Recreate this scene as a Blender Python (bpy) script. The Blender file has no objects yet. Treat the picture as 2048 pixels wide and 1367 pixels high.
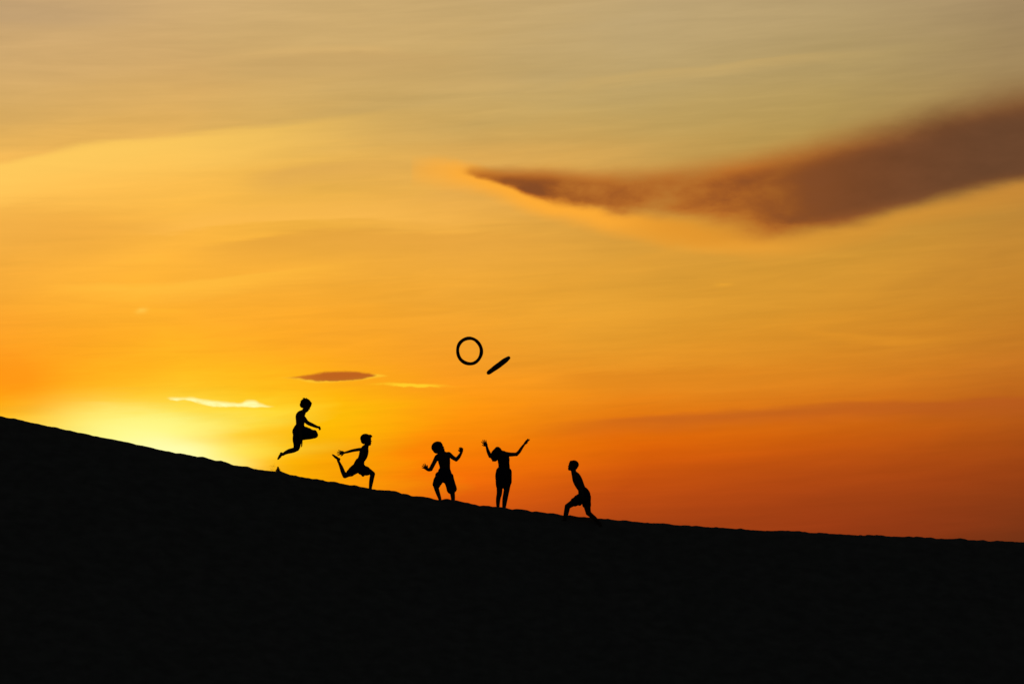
import bpy, bmesh, math, random
import numpy as np
from mathutils import Vector, Matrix, noise

scene = bpy.context.scene
COL = scene.collection
random.seed(7)

# ------------------------------------------------------------------ camera
D = 50.0                      # metres from the camera to the dune crest
S = 0.0096                    # metres per photo pixel (2048 wide) at that distance
PITCH = math.radians(8.0)
CAM = Vector((0, 0, 0))
cam_d = bpy.data.cameras.new("camera")
cam_d.sensor_width = 36.0
cam_d.lens = 36.0 * D / (2048 * S)
cam_d.clip_start = 0.1
cam_d.clip_end = 20000
cam = bpy.data.objects.new("camera", cam_d)
cam.location = CAM
cam.rotation_euler = (math.radians(90) + PITCH, 0, 0)
COL.objects.link(cam)
scene.camera = cam

scene.view_settings.view_transform = 'Standard'
scene.view_settings.look = 'None'
scene.view_settings.gamma = 1.0
scene.view_settings.exposure = 0.0
scene.view_settings.use_curve_mapping = False
scene.cycles.max_bounces = 4

CP, SP = math.cos(PITCH), math.sin(PITCH)
def ray(px, py):
    x = (px - 1024.0) * S / D
    z = -(py - 683.5) * S / D
    return Vector((x, CP - z * SP, SP + z * CP))
def W(px, py, d=0.0):
    """photo pixel -> point on the vertical plane y = D + d"""
    r = ray(px, py)
    return CAM + r * ((D + d) / r.y)
def azel(px, py):
    r = ray(px, py).normalized()
    return math.degrees(math.atan2(r.x, r.y)), math.degrees(math.asin(r.z))
def lin(c, a=1.0):
    def f(v):
        v = v / 255.0
        return v / 12.92 if v <= 0.04045 else ((v + 0.055) / 1.055) ** 2.4
    return (f(c[0]), f(c[1]), f(c[2]), a)

# ------------------------------------------------------------------ sky
SUN_AZ, SUN_EL = azel(330, 905)      # the sun is just behind the crest, lower left
world = bpy.data.worlds.new("World")
scene.world = world
world.use_nodes = True
nt = world.node_tree
nt.nodes.clear()

class G:
    """small helper that writes shader maths"""
    def __init__(s, nt): s.nt = nt
    def put(s, sock, v):
        if isinstance(v, bpy.types.NodeSocket): s.nt.links.new(v, sock)
        else: sock.default_value = v
    def m(s, op, *a, clamp=False):
        n = s.nt.nodes.new('ShaderNodeMath'); n.operation = op; n.use_clamp = clamp
        for i, v in enumerate(a): s.put(n.inputs[i], v)
        return n.outputs[0]
    def add(s, *a):
        r = a[0]
        for b in a[1:]: r = s.m('ADD', r, b)
        return r
    def mul(s, *a):
        r = a[0]
        for b in a[1:]: r = s.m('MULTIPLY', r, b)
        return r
    def sub(s, a, b): return s.m('SUBTRACT', a, b)
    def step(s, x, a, b):                       # smooth 0..1 as x goes a -> b (a may exceed b)
        n = s.nt.nodes.new('ShaderNodeMapRange'); n.interpolation_type = 'SMOOTHSTEP'
        if a > b:
            a, b, lo, hi = b, a, 1.0, 0.0
        else: lo, hi = 0.0, 1.0
        s.put(n.inputs[0], x); n.inputs[1].default_value = a; n.inputs[2].default_value = b
        n.inputs[3].default_value = lo; n.inputs[4].default_value = hi
        return n.outputs[0]
    def lstep(s, x, a, b):
        n = s.nt.nodes.new('ShaderNodeMapRange'); n.clamp = True
        s.put(n.inputs[0], x); n.inputs[1].default_value = a; n.inputs[2].default_value = b
        return n.outputs[0]
    def vec(s, x, y, z=0.0):
        n = s.nt.nodes.new('ShaderNodeCombineXYZ')
        s.put(n.inputs[0], x); s.put(n.inputs[1], y); s.put(n.inputs[2], z)
        return n.outputs[0]
    def noise(s, v, scale=1.0, detail=4.0, rough=0.55, dist=0.0):
        n = s.nt.nodes.new('ShaderNodeTexNoise'); n.noise_dimensions = '3D'
        s.put(n.inputs['Vector'], v); n.inputs['Scale'].default_value = scale
        n.inputs['Detail'].default_value = detail; n.inputs['Roughness'].default_value = rough
        n.inputs['Distortion'].default_value = dist
        return s.sub(n.outputs[0], 0.5)         # -0.5 .. 0.5
    def mix(s, f, a, b, mode='MIX'):
        n = s.nt.nodes.new('ShaderNodeMix'); n.data_type = 'RGBA'; n.blend_type = mode
        n.clamp_factor = True
        s.put(n.inputs[0], f); s.put(n.inputs[6], a); s.put(n.inputs[7], b)
        return n.outputs[2]
    def curve(s, x, pts, lo, hi):
        """piecewise curve through pts = [(x, value)]"""
        x0, x1 = pts[0][0], pts[-1][0]
        n = s.nt.nodes.new('ShaderNodeFloatCurve')
        c = n.mapping.curves[0]
        P = [((a - x0) / (x1 - x0), (v - lo) / (hi - lo)) for a, v in pts]
        c.points[0].location = P[0]; c.points[1].location = P[-1]
        for p in P[1:-1]: c.points.new(*p)
        n.mapping.update()
        s.put(n.inputs['Value'], s.lstep(x, x0, x1))
        return s.add(s.mul(n.outputs[0], hi - lo), lo)
g = G(nt)
tc = nt.nodes.new('ShaderNodeTexCoord')
nrm = nt.nodes.new('ShaderNodeVectorMath'); nrm.operation = 'NORMALIZE'
nt.links.new(tc.outputs['Generated'], nrm.inputs[0])
sx = nt.nodes.new('ShaderNodeSeparateXYZ'); nt.links.new(nrm.outputs[0], sx.inputs[0])
AZ = g.mul(g.m('ARCTAN2', sx.outputs[0], sx.outputs[1]), 57.29578)
EL = g.mul(g.m('ARCSINE', sx.outputs[2]), 57.29578)
PXD = 0.0110                                     # degrees per photo pixel

# long soft folds of high cirrus: everything below is looked up through them
fold = g.noise(g.vec(g.mul(AZ, 0.10), g.add(g.mul(EL, 0.55), g.mul(AZ, -0.06)), 2.0), 1.0, 5.0, 0.6)
fold2 = g.noise(g.vec(g.mul(AZ, 0.22), g.add(g.mul(EL, 1.7), g.mul(AZ, -0.22)), 7.0), 1.0, 5.0, 0.62)
ELW = g.add(EL, g.mul(fold, 0.8), g.mul(fold2, 0.30))
AZW = g.add(AZ, g.mul(fold, 5.0))

ROWS = [0, 150, 260, 350, 450, 600, 700, 780, 830, 880, 940, 1010, 1080]
COLS = {
 0:    [(196,162,118),(208,168,107),(212,168,94),(252,190,84),(250,180,72),(240,166,50),(255,160,34),(255,154,14),(255,172,8),(255,222,60),(255,250,140),(255,240,120),(255,220,90)],
 330:  [(205,170,118),(212,170,106),(222,174,92),(250,186,76),(250,184,68),(254,176,46),(255,174,32),(255,192,26),(255,226,66),(255,250,140),(255,252,160),(255,240,120),(255,200,60)],
 480:  [(204,170,116),(210,171,105),(219,173,91),(242,182,76),(244,180,66),(250,172,46),(255,170,33),(255,188,20),(255,212,38),(255,228,80),(255,222,60),(255,176,10),(250,140,12)],
 620:  [(203,170,115),(208,170,104),(216,172,90),(232,176,76),(240,178,66),(248,170,46),(254,166,32),(255,176,14),(255,188,4),(255,192,2),(255,184,0),(255,150,0),(240,120,4)],
 900:  [(198,167,114),(202,167,102),(204,166,92),(230,172,82),(238,174,70),(240,166,48),(244,158,38),(252,154,22),(255,150,8),(255,138,0),(248,114,0),(220,88,12),(190,75,18)],
 1250: [(190,164,118),(189,162,108),(192,160,90),(208,158,78),(218,158,62),(228,160,48),(230,152,40),(230,136,26),(232,122,12),(226,104,0),(204,82,8),(174,66,16),(156,60,18)],
 1650: [(182,157,113),(177,152,98),(184,152,82),(192,148,70),(205,150,56),(218,150,44),(222,142,36),(216,124,26),(212,108,16),(203,92,9),(178,72,14),(158,60,18),(148,54,18)],
 2048: [(164,139,102),(160,134,90),(170,136,78),(176,130,64),(192,136,52),(200,132,40),(200,122,34),(188,100,24),(182,90,20),(172,78,16),(152,62,16),(132,54,18),(110,46,20)],
}
el_lo, el_hi = azel(1024, 1120)[1], azel(1024, -60)[1]
TT = g.lstep(ELW, el_lo, el_hi)
def column(vals):
    n = nt.nodes.new('ShaderNodeValToRGB'); r = n.color_ramp; r.interpolation = 'B_SPLINE'
    st = sorted(((azel(1024, y)[1] - el_lo) / (el_hi - el_lo), lin(c)) for y, c in zip(ROWS, vals))
    r.elements[0].position = st[0][0]; r.elements[0].color = st[0][1]
    r.elements[1].position = st[-1][0]; r.elements[1].color = st[-1][1]
    for p, c in st[1:-1]:
        e = r.elements.new(p); e.color = c
    nt.links.new(TT, n.inputs[0])
    return n.outputs[0]
xs_ = sorted(COLS)
c = column(COLS[xs_[0]])
for a, b in zip(xs_, xs_[1:]):
    c = g.mix(g.lstep(AZW, azel(a, 700)[0], azel(b, 700)[0]), c, column(COLS[b]))

def blob(px, py, wx, wy, rot=0.0, az=AZ, el=EL, p=1.0):
    """soft ellipse on the sky, sizes in photo pixels, rot in degrees anticlockwise"""
    a0, e0 = azel(px, py)
    dx, dy = g.sub(az, a0), g.sub(el, e0)
    cr, sr = math.cos(math.radians(rot)), math.sin(math.radians(rot))
    u = g.mul(g.add(g.mul(dx, cr), g.mul(dy, sr)), 1 / (wx * PXD))
    v = g.mul(g.add(g.mul(dx, -sr), g.mul(dy, cr)), 1 / (wy * PXD))
    q = g.add(g.mul(u, u), g.mul(v, v))
    if p != 1.0: q = g.m('POWER', q, p)
    return g.m('EXPONENT', g.mul(q, -1.0))

# fine streaks
st1 = g.noise(g.vec(g.mul(AZ, 0.34), g.add(g.mul(EL, 4.4), g.mul(AZ, -0.20)), 3.0), 1.0, 7.0, 0.62, 0.5)
st2 = g.noise(g.vec(g.mul(AZ, 0.14), g.add(g.mul(EL, 0.9), g.mul(AZ, -0.12)), 11.0), 1.0, 5.0, 0.55, 0.6)
gain = g.add(1.0, g.mul(st1, 0.22), g.mul(st2, 0.26))
c = g.mix(1.0, c, g.vec(gain, gain, gain), 'MULTIPLY')

# broad cirrus sheets: each has one crisp edge along a line and fades away from it
def sheet(pts, col, amount, crisp, fade, xs, side=-1, jit=0.24):
    """pts: edge line in photo pixels; side -1 fills below the line; xs = (start, full, full, end) across"""
    v = [azel(x, y)[1] for x, y in pts]; lo, hi = min(v) - 0.3, max(v) + 0.3
    e = g.curve(AZ, [(azel(x, y)[0], azel(x, y)[1]) for x, y in pts], lo, hi)
    d = g.mul(g.sub(g.add(EL, g.mul(fold2, jit), g.mul(st1, 0.30)), e), side)
    f = g.mul(g.step(d, -crisp, crisp), g.step(d, fade, crisp * 0.5),
              g.step(AZ, azel(xs[0], 400)[0], azel(xs[1], 400)[0]), g.step(AZ, azel(xs[3], 400)[0], azel(xs[2], 400)[0]))
    return g.mix(g.mul(f, amount), c, lin(col))
EDGE1 = [(-400,400),(0,330),(170,293),(470,264),(650,240),(850,212),(1100,190),(1300,180)]
c = sheet(EDGE1, (255, 212, 100), 0.65, 0.13, 1.1, (-900, -200, 150, 820))
c = sheet(EDGE1, (255, 198, 88), 0.50, 0.12, 2.4, (-900, -200, 250, 1000))
c = sheet([(-300,430),(0,424),(250,432),(450,452),(620,450)], (232, 164, 64), 0.45, 0.25, 1.3, (-800, -200, 100, 520))
c = sheet([(440,352),(520,345),(650,325),(780,318),(900,325)], (218, 164, 82), 0.50, 0.16, 0.75, (460, 570, 650, 860))
c = sheet([(330,470),(480,448),(640,436),(800,440),(1000,452)], (255, 190, 84), 0.45, 0.06, 0.7, (200, 420, 700, 1000), 1)
c = sheet([(330,505),(420,489),(560,469),(700,461),(850,464),(1050,470),(1300,480)], (224, 158, 60), 0.55, 0.07, 1.0, (330, 560, 800, 1250))
c = sheet([(60,566),(200,569),(300,571),(400,565),(560,541),(700,524),(860,515)], (255, 190, 62), 0.60, 0.05, 0.45, (60, 260, 420, 760))
c = sheet([(380,112),(500,100),(620,94),(760,94),(900,102)], (222, 180, 112), 0.45, 0.10, 0.30, (380, 560, 720, 860), -1)
c = sheet([(380,125),(500,112),(640,106),(800,106),(1000,112)], (198, 160, 100), 0.45, 0.08, 0.9, (400, 560, 760, 1050))
c = sheet([(650,178),(780,170),(900,162),(1050,158),(1150,158)], (220, 180, 110), 0.30, 0.14, 0.4, (680, 860, 960, 1120))
c = sheet([(1000,176),(1250,150),(1450,128),(1640,106),(1900,90)], (208, 172, 104), 0.40, 0.06, 0.35, (1000, 1250, 1500, 1850))
c = sheet([(-100,40),(100,48),(300,44),(450,30)], (184, 154, 116), 0.40, 0.20, 1.0, (-600, -300, 60, 380), 1)
c = sheet([(1150,548),(1300,505),(1450,480),(1600,492),(1800,480)], (238, 166, 56), 0.30, 0.10, 0.6, (1050, 1350, 1500, 1750))
c = sheet([(1560,650),(1700,668),(1800,676),(1950,668)], (232, 150, 38), 0.40, 0.07, 0.30, (1560, 1660, 1780, 1980))
c = sheet([(1000,738),(1200,742),(1400,735),(1700,730)], (208, 122, 26), 0.35, 0.10, 0.6, (1050, 1200, 1350, 1650))

# dim bank low on the right
n1 = g.noise(g.vec(g.mul(AZ, 0.5), g.mul(EL, 3.0), 5.0), 1.0, 5.0)
EJ = g.add(EL, g.mul(n1, 0.30))
e_bank = g.curve(AZ, [(azel(900,0)[0], azel(900,872)[1]), (azel(1100,0)[0], azel(1100,846)[1]), (azel(1400,0)[0], azel(1400,822)[1]),
                      (azel(1700,0)[0], azel(1700,803)[1]), (azel(2300,0)[0], azel(2300,790)[1])], 0, 10)
db = g.sub(EJ, e_bank)
bank = g.mul(g.step(db, 0.06, -0.10), g.step(db, -0.55, -0.12), g.step(AZ, azel(1020,0)[0], azel(1350,0)[0]))
c = g.mix(g.mul(bank, 0.50), c, lin((180, 84, 30)))

# low glow streaks near the sun
c = g.mix(g.mul(blob(305, 880, 170, 58, -12, AZ, g.add(EL, g.mul(st1, 0.6)), 1.6), 0.85), c, lin((255, 250, 136)))
c = g.mix(g.mul(blob(560, 868, 190, 17, 4, AZ, EJ), 0.55), c, lin((255, 184, 0)))
c = g.mix(g.mul(blob(480, 905, 160, 12, 4, AZ, EJ), 0.45), c, lin((255, 226, 70)))
c = g.mix(g.mul(blob(20, 765, 95, 40, -8, AZ, EJ), 0.40), c, lin((255, 138, 20)))

c = g.mix(g.mul(blob(350, 905, 110, 30, -12, AZ, EJ, 1.2), 0.8), c, lin((255, 255, 180)))

# the big dark cloud, right: thin parts glow, thick parts are dark
n2 = g.noise(g.vec(g.mul(AZ, 0.55), g.mul(EL, 1.2), 9.0), 1.0, 6.0, 0.58, 0.3)
n3 = g.noise(g.vec(g.mul(AZ, 1.1), g.mul(EL, 2.0), 4.0), 1.0, 4.0, 0.45)
EC = g.add(EL, g.mul(n2, 0.34), g.mul(n3, 0.11))
def A(x): return azel(x, 400)[0]
def E(x, y): return azel(x, y)[1]
calm = g.step(AZ, A(1800), A(1350))
EC = g.add(EL, g.mul(n2, 0.34), g.mul(n3, g.add(0.05, g.mul(calm, 0.10))))
top = g.curve(AZ, [(A(820), E(820,342)), (A(920), E(920,336)), (A(1050), E(1050,341)), (A(1250), E(1250,342)), (A(1400), E(1400,330)), (A(1600), E(1600,298)),
                   (A(1800), E(1800,248)), (A(2048), E(2048,188)), (A(2500), E(2500,120))], 8, 20)
bot = g.curve(AZ, [(A(820), E(820,342)), (A(920), E(920,350)), (A(1000), E(1000,375)), (A(1100), E(1100,410)), (A(1250), E(1250,447)),
                   (A(1400), E(1400,474)), (A(1560), E(1560,492)), (A(1700), E(1700,468)), (A(1850), E(1850,428)), (A(2048), E(2048,384)), (A(2500), E(2500,330))], 8, 20)
soft = g.curve(AZ, [(A(900), 0.30), (A(1100), 0.55), (A(1400), 0.85), (A(1700), 1.35), (A(2200), 1.7)], 0, 2)
softb = g.curve(AZ, [(A(900), 0.14), (A(1100), 0.30), (A(1350), 0.62), (A(1600), 0.72), (A(2200), 0.66)], 0, 2)
dt = g.m('DIVIDE', g.sub(g.add(top, g.mul(soft, 0.5)), EC), soft, clamp=True)
dbot = g.sub(EC, bot)
db2 = g.m('DIVIDE', g.add(dbot, g.mul(softb, 0.15)), softb, clamp=True)
dens = g.mul(g.step(dt, 0.0, 1.0), g.step(db2, 0.0, 1.0))
thick = g.curve(AZ, [(A(820), 0.0), (A(895), 0.0), (A(945), 0.66), (A(1090), 0.86), (A(1210), 0.72), (A(1400), 0.74), (A(1560), 0.90), (A(1750), 1.0), (A(2300), 1.0)], 0, 1)
dens = g.mul(dens, thick, g.add(1.0, g.mul(calm, g.add(g.mul(n3, 0.7), g.mul(n2, 0.9)))))
dens = g.mul(dens, g.sub(1.0, g.mul(blob(1385, 452, 115, 30, -5, AZ, EC), 0.72)))
rimw = g.mul(g.step(dbot, -0.46, 0.02), g.step(dbot, 0.40, 0.06), g.curve(AZ, [(A(820), 0.0), (A(890), 0.7), (A(1000), 1.0), (A(1250), 0.95), (A(1500), 0.55), (A(1750), 0.35), (A(2300), 0.55)], 0, 1))
c = g.mix(g.mul(rimw, 0.95), c, g.mix(g.step(AZ, A(1100), A(1900)), lin((255, 172, 52)), lin((222, 142, 44))))
thin = g.mix(g.step(AZ, A(1450), A(1900)), lin((178, 98, 32)), lin((122, 76, 42)))
warm = g.mix(g.step(dens, 0.62, 1.05), thin, g.mix(g.step(AZ, A(1450), A(2050)), lin((128, 71, 34)), lin((104, 67, 42))))
body = g.add(1.0, g.mul(n2, 0.35), g.mul(n3, 0.25))
warm = g.mix(1.0, warm, g.vec(body, body, body), 'MULTIPLY')
c = g.mix(g.mul(blob(1390, 462, 140, 30, -3, AZ, EC, 1.5), 0.70), c, lin((222, 146, 42)))
c = g.mix(g.step(dens, 0.0, 0.90), c, warm)

# small lens cloud left of centre with a lit rim
n4 = g.noise(g.vec(g.mul(AZ, 3.2), g.mul(EL, 7.0), 1.0), 1.0, 6.0, 0.65)
EF = g.add(EL, g.mul(n4, 0.11))
def band(pts_top, pts_bot, st, sb, el):
    ys = [y for _, y in pts_top + pts_bot]; lo, hi = E(660, max(ys) + 12), E(660, min(ys) - 12)
    t = g.curve(AZ, [(azel(x, y)[0], azel(x, y)[1]) for x, y in pts_top], lo, hi)
    b = g.curve(AZ, [(azel(x, y)[0], azel(x, y)[1]) for x, y in pts_bot], lo, hi)
    x0, x1 = pts_top[0][0], pts_top[-1][0]
    return g.mul(g.step(g.sub(t, el), 0.0, st), g.step(g.sub(el, b), 0.0, sb),
                 g.m('GREATER_THAN', AZ, azel(x0, 700)[0]), g.m('LESS_THAN', AZ, azel(x1, 700)[0]))
EG = g.add(EL, g.mul(n4, 0.05))
rim = band([(552,754),(572,752),(610,752),(640,754),(700,752),(735,748),(752,746),(778,750)],
           [(552,757),(572,758),(600,762),(625,767),(700,764),(735,760),(757,756),(778,753)], 0.05, 0.06, EG)
c = g.mix(g.mul(rim, 0.80), c, lin((255, 200, 48)))
lens = band([(566,753.5),(600,749),(630,744),(660,740.5),(706,739.5),(730,742),(754,748)],
            [(566,757),(600,759.5),(620,762),(634,764),(700,762.5),(728,759),(754,752.5)], 0.07, 0.055, g.add(EL, g.mul(n4, 0.09)))
c = g.mix(g.mul(lens, 0.92), c, g.mix(g.step(AZ, azel(590, 0)[0], azel(660, 0)[0]), lin((204, 108, 30)), lin((182, 88, 29))))
# thin broken streak to its right
c = g.mix(g.mul(blob(822, 769.5, 64, 3.8, -1.5, AZ, EF, 1.8), g.add(0.95, g.mul(n4, 2.2))), c, lin((255, 204, 40)))
# bright sliver over the glow
sl = band([(330,795),(350,791),(368,792),(384,791),(404,795),(430,798),(460,801),(480,802),(492,798),(506,797),(520,803),(552,812)],
          [(334,798),(350,801),(372,801),(396,808),(425,814),(460,815),(500,816),(525,816),(552,815)], 0.09, 0.05, g.add(EL, g.mul(n4, 0.09)))
c = g.mix(g.mul(sl, g.add(0.85, g.mul(n4, 1.6))), c, lin((255, 255, 176)))
# stray scraps
c = g.mix(g.mul(blob(283, 621, 11, 5.5, 12, AZ, EF), 0.6), c, lin((255, 204, 80)))
c = g.mix(g.mul(blob(1448, 569, 16, 3.2, 2, AZ, EF), 0.5), c, lin((240, 168, 50)))

# away from the sunset the sky sinks to a dim dusk
ax = g.m('MAXIMUM', g.sub(g.m('ABSOLUTE', g.add(AZ, 1.0)), 13.5), 0.0)
ex = g.m('MAXIMUM', g.sub(EL, 15.6), 0.0)
q = g.add(g.m('POWER', g.mul(ax, 1 / 24.0), 2.0), g.m('POWER', g.mul(ex, 1 / 11.0), 2.0))
keep = g.mul(g.m('EXPONENT', g.mul(q, -1.0)), g.step(EL, -6.0, 0.0))
c = g.mix(g.sub(1.0, keep), c, (0.0112, 0.0172, 0.0245, 1))

bg1 = nt.nodes.new('ShaderNodeBackground'); nt.links.new(c, bg1.inputs[0]); bg1.inputs[1].default_value = 1.0
skyt = nt.nodes.new('ShaderNodeTexSky'); skyt.sky_type = 'NISHITA'; skyt.sun_disc = False
skyt.sun_elevation = math.radians(0.5); skyt.sun_rotation = math.radians(SUN_AZ)
bg2 = nt.nodes.new('ShaderNodeBackground'); nt.links.new(skyt.outputs[0], bg2.inputs[0]); bg2.inputs[1].default_value = 0.0015
ads = nt.nodes.new('ShaderNodeAddShader')
nt.links.new(bg1.outputs[0], ads.inputs[0]); nt.links.new(bg2.outputs[0], ads.inputs[1])
wo = nt.nodes.new('ShaderNodeOutputWorld'); nt.links.new(ads.outputs[0], wo.inputs[0])

# ------------------------------------------------------------------ sun
sd = bpy.data.lights.new("sun", 'SUN')
sd.energy = 0.5; sd.angle = math.radians(0.5); sd.color = (1.0, 0.55, 0.2)
sun = bpy.data.objects.new("sun", sd)
sdir = Vector((math.sin(math.radians(SUN_AZ)) * math.cos(math.radians(SUN_EL)),
               math.cos(math.radians(SUN_AZ)) * math.cos(math.radians(SUN_EL)), math.sin(math.radians(SUN_EL))))
sun.rotation_euler = sdir.to_track_quat('Z', 'Y').to_euler()
sun.location = (0, 60, 30)
COL.objects.link(sun)

# ------------------------------------------------------------------ materials
def material(name, col, rough=0.9, spec=0.1, var=0.25, scale=30.0, bump=0.0, trans=0.0):
    m = bpy.data.materials.new(name); m.use_nodes = True
    n = m.node_tree; h = G(n)
    b = n.nodes['Principled BSDF']
    t = n.nodes.new('ShaderNodeTexCoord')
    nz = n.nodes.new('ShaderNodeTexNoise'); nz.inputs['Scale'].default_value = scale; nz.inputs['Detail'].default_value = 6
    n.links.new(t.outputs['Object'], nz.inputs['Vector'])
    f = h.lstep(nz.outputs[0], 0.3, 0.7)
    a = tuple(x * (1 - var) for x in col) + (1,); z = tuple(min(1, x * (1 + var)) for x in col) + (1,)
    n.links.new(h.mix(f, a, z), b.inputs['Base Color'])
    b.inputs['Roughness'].default_value = rough
    b.inputs['Specular IOR Level'].default_value = spec
    if bump:
        bn = n.nodes.new('ShaderNodeBump'); bn.inputs['Strength'].default_value = bump; bn.inputs['Distance'].default_value = 0.01
        n.links.new(nz.outputs[0], bn.inputs['Height']); n.links.new(bn.outputs[0], b.inputs['Normal'])
    if trans:
        tr = n.nodes.new('ShaderNodeBsdfTranslucent'); tr.inputs[0].default_value = (0.7, 0.25, 0.08, 1)
        mx = n.nodes.new('ShaderNodeMixShader'); mx.inputs[0].default_value = trans
        n.links.new(b.outputs[0], mx.inputs[1]); n.links.new(tr.outputs[0], mx.inputs[2])
        n.links.new(mx.outputs[0], n.nodes['Material Output'].inputs[0])
    return m
SAND = material('dune_sand', (0.20, 0.145, 0.10), 1.0, 0.0, 0.18, 4.0, 0.35)
SKIN = material('brown_skin', (0.10, 0.055, 0.035), 0.8, 0.05, 0.12, 25)
HAIR = material('black_hair', (0.010, 0.009, 0.008), 0.8, 0.05, 0.3, 90)
CLOTH_A = material('dark_blue_cloth', (0.020, 0.024, 0.045), 0.95, 0.02, 0.2, 60, 0.2)
CLOTH_B = material('dark_grey_cloth', (0.030, 0.028, 0.028), 0.95, 0.02, 0.2, 60, 0.2)
CLOTH_C = material('dark_red_cloth', (0.050, 0.018, 0.016), 0.95, 0.02, 0.2, 60, 0.2)
RUBBER = material('black_rubber', (0.018, 0.018, 0.018), 0.85, 0.1, 0.25, 40, 0.2)
GRAIN = material('loose_sand', (0.22, 0.15, 0.09), 1.0, 0.0, 0.2, 20, 0.0, 0.7)

# ------------------------------------------------------------------ dune
SIL = [(-400,752),(-200,788),(-80,815),(0,832),(20,836),(30,837),(60,844),(95,852),(130,859),(160,865),(200,874),(235,880),(270,888),
       (290,893),(320,899),(350,906),(362,906),(395,914),(405,914),(430,921),(450,925),(470,930),(490,932),(515,938),(540,942),
       (562,943),(580,949),(592,950),(615,956),(632,957),(655,963),(670,963),(690,968),(702,969),(725,973),(745,977),(765,981),
       (785,983),(800,986),(820,990),(832,992),(855,994),(870,998),(882,999),(895,1001),(915,1002),(940,1006),(960,1011),(968,1010),
       (985,1013),(1010,1015),(1025,1018),(1040,1018),(1060,1022),(1085,1025),(1105,1027),(1125,1030),(1140,1030),(1165,1034),
       (1200,1037),(1220,1038),(1240,1040),(1270,1043),(1300,1046),(1312,1046),(1340,1048),(1370,1050),(1400,1052),(1420,1054),
       (1445,1055),(1460,1056),(1480,1057),(1500,1059),(1540,1062),(1575,1061),(1596,1062),(1606,1064),(1640,1066),(1700,1069),
       (1760,1071),(1780,1073),(1820,1074),(1860,1074),(1872,1077),(1900,1078),(1920,1077),(1935,1080),(1960,1079),(1975,1082),
       (2010,1082),(2048,1084),(2150,1091),(2400,1110)]
def meander(x): return 0.0
pts = [W(px, py) for px, py in SIL]
sxp = np.array([p.x for p in pts]); szp = np.array([p.z for p in pts])
# the crest goes on outside the picture: climbs to a shoulder on the left, sinks on the right
sxp = np.concatenate([[-3000, -400, -120, -60, -30], sxp, [20, 40, 90, 300, 3000]])
szp = np.concatenate([[-2, 3.0, 9.5, 9.0, 7.6], szp, [2.6, 1.6, 0.6, -1.0, -2]])
def crest_y(x): return D + 14.0 * (1 - np.exp(-(np.maximum(np.abs(x) - 12, 0) / 60.0) ** 2)) * np.sign(x)

def axis(dense_lo, dense_hi, step, grow, lo, hi):
    a = list(np.arange(dense_lo, dense_hi + 1e-6, step))
    s, v = step, dense_hi
    while v < hi:
        s *= grow; v += s; a.append(v)
    s, v = step, dense_lo
    while v > lo:
        s *= grow; v -= s; a.insert(0, v)
    return np.array(a)
gx = axis(-11.0, 11.0, 0.022, 1.10, -3000, 3000)
gy = axis(49.2, 50.9, 0.035, 1.07, -300, 6000)
X, Y = np.meshgrid(gx, gy)
H = np.interp(X, sxp, szp)
YC = crest_y(X)
s_ = Y - YC
def smax(a, b, k): return 0.5 * (a + b + np.sqrt((a - b) ** 2 + k * k))
rnd = np.sqrt(s_ ** 2 + 0.10 ** 2) - 0.10
front = H - rnd * math.tan(math.radians(31)) * np.where(s_ < 0, 1, 0)
back = -np.where(s_ > 0, rnd, 0) * math.tan(math.radians(11))
ridge = front + back
base = -1.9 + 0.9 * np.sin(X * 0.021 + 1.0) * np.sin(Y * 0.017) + 0.35 * np.sin(X * 0.07 + Y * 0.05)
fall = np.exp(-(np.maximum(np.hypot(X, Y) - 250, 0) / 500.0) ** 2)
base = -1.9 + (base + 1.9) * np.minimum(np.hypot(X, Y) / 14.0, 1.0) * fall
Z = smax(ridge, base, 0.9) - (0.45 * 0.45) / (0.9 + np.abs(ridge - base))
near_crest = np.exp(-(s_ / 2.2) ** 2)
def vnoise(x, y, seed):
    xi, yi = np.floor(x).astype(np.int64), np.floor(y).astype(np.int64)
    fx, fy = x - xi, y - yi
    fx = fx * fx * (3 - 2 * fx); fy = fy * fy * (3 - 2 * fy)
    def h(a, b):
        n = (a * 374761393 + b * 668265263 + seed * 974711) & 0xffffffff
        n = ((n ^ (n >> 13)) * 1274126177) & 0xffffffff
        return ((n ^ (n >> 16)) & 0xffff) / 65535.0 - 0.5
    return (h(xi, yi) * (1 - fx) + h(xi + 1, yi) * fx) * (1 - fy) + (h(xi, yi + 1) * (1 - fx) + h(xi + 1, yi + 1) * fx) * fy
def bumpfield(x, y):
    b = 0.008 * vnoise(x * 3.1, y * 2.6, 3) + 0.014 * vnoise(x * 7.3, y * 5.0, 5) + 0.016 * vnoise(x * 13.0, y * 11.0, 8) + 0.008 * vnoise(x * 25.0, y * 21.0, 9)
    lump = np.maximum(vnoise(x * 4.1, y * 4.1, 12) - 0.30, 0) * 0.12
    return b + lump
Z = Z + bumpfield(X, Y) * near_crest * np.interp(X, [-11, -8, -4], [0.45, 0.6, 1.0])
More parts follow.
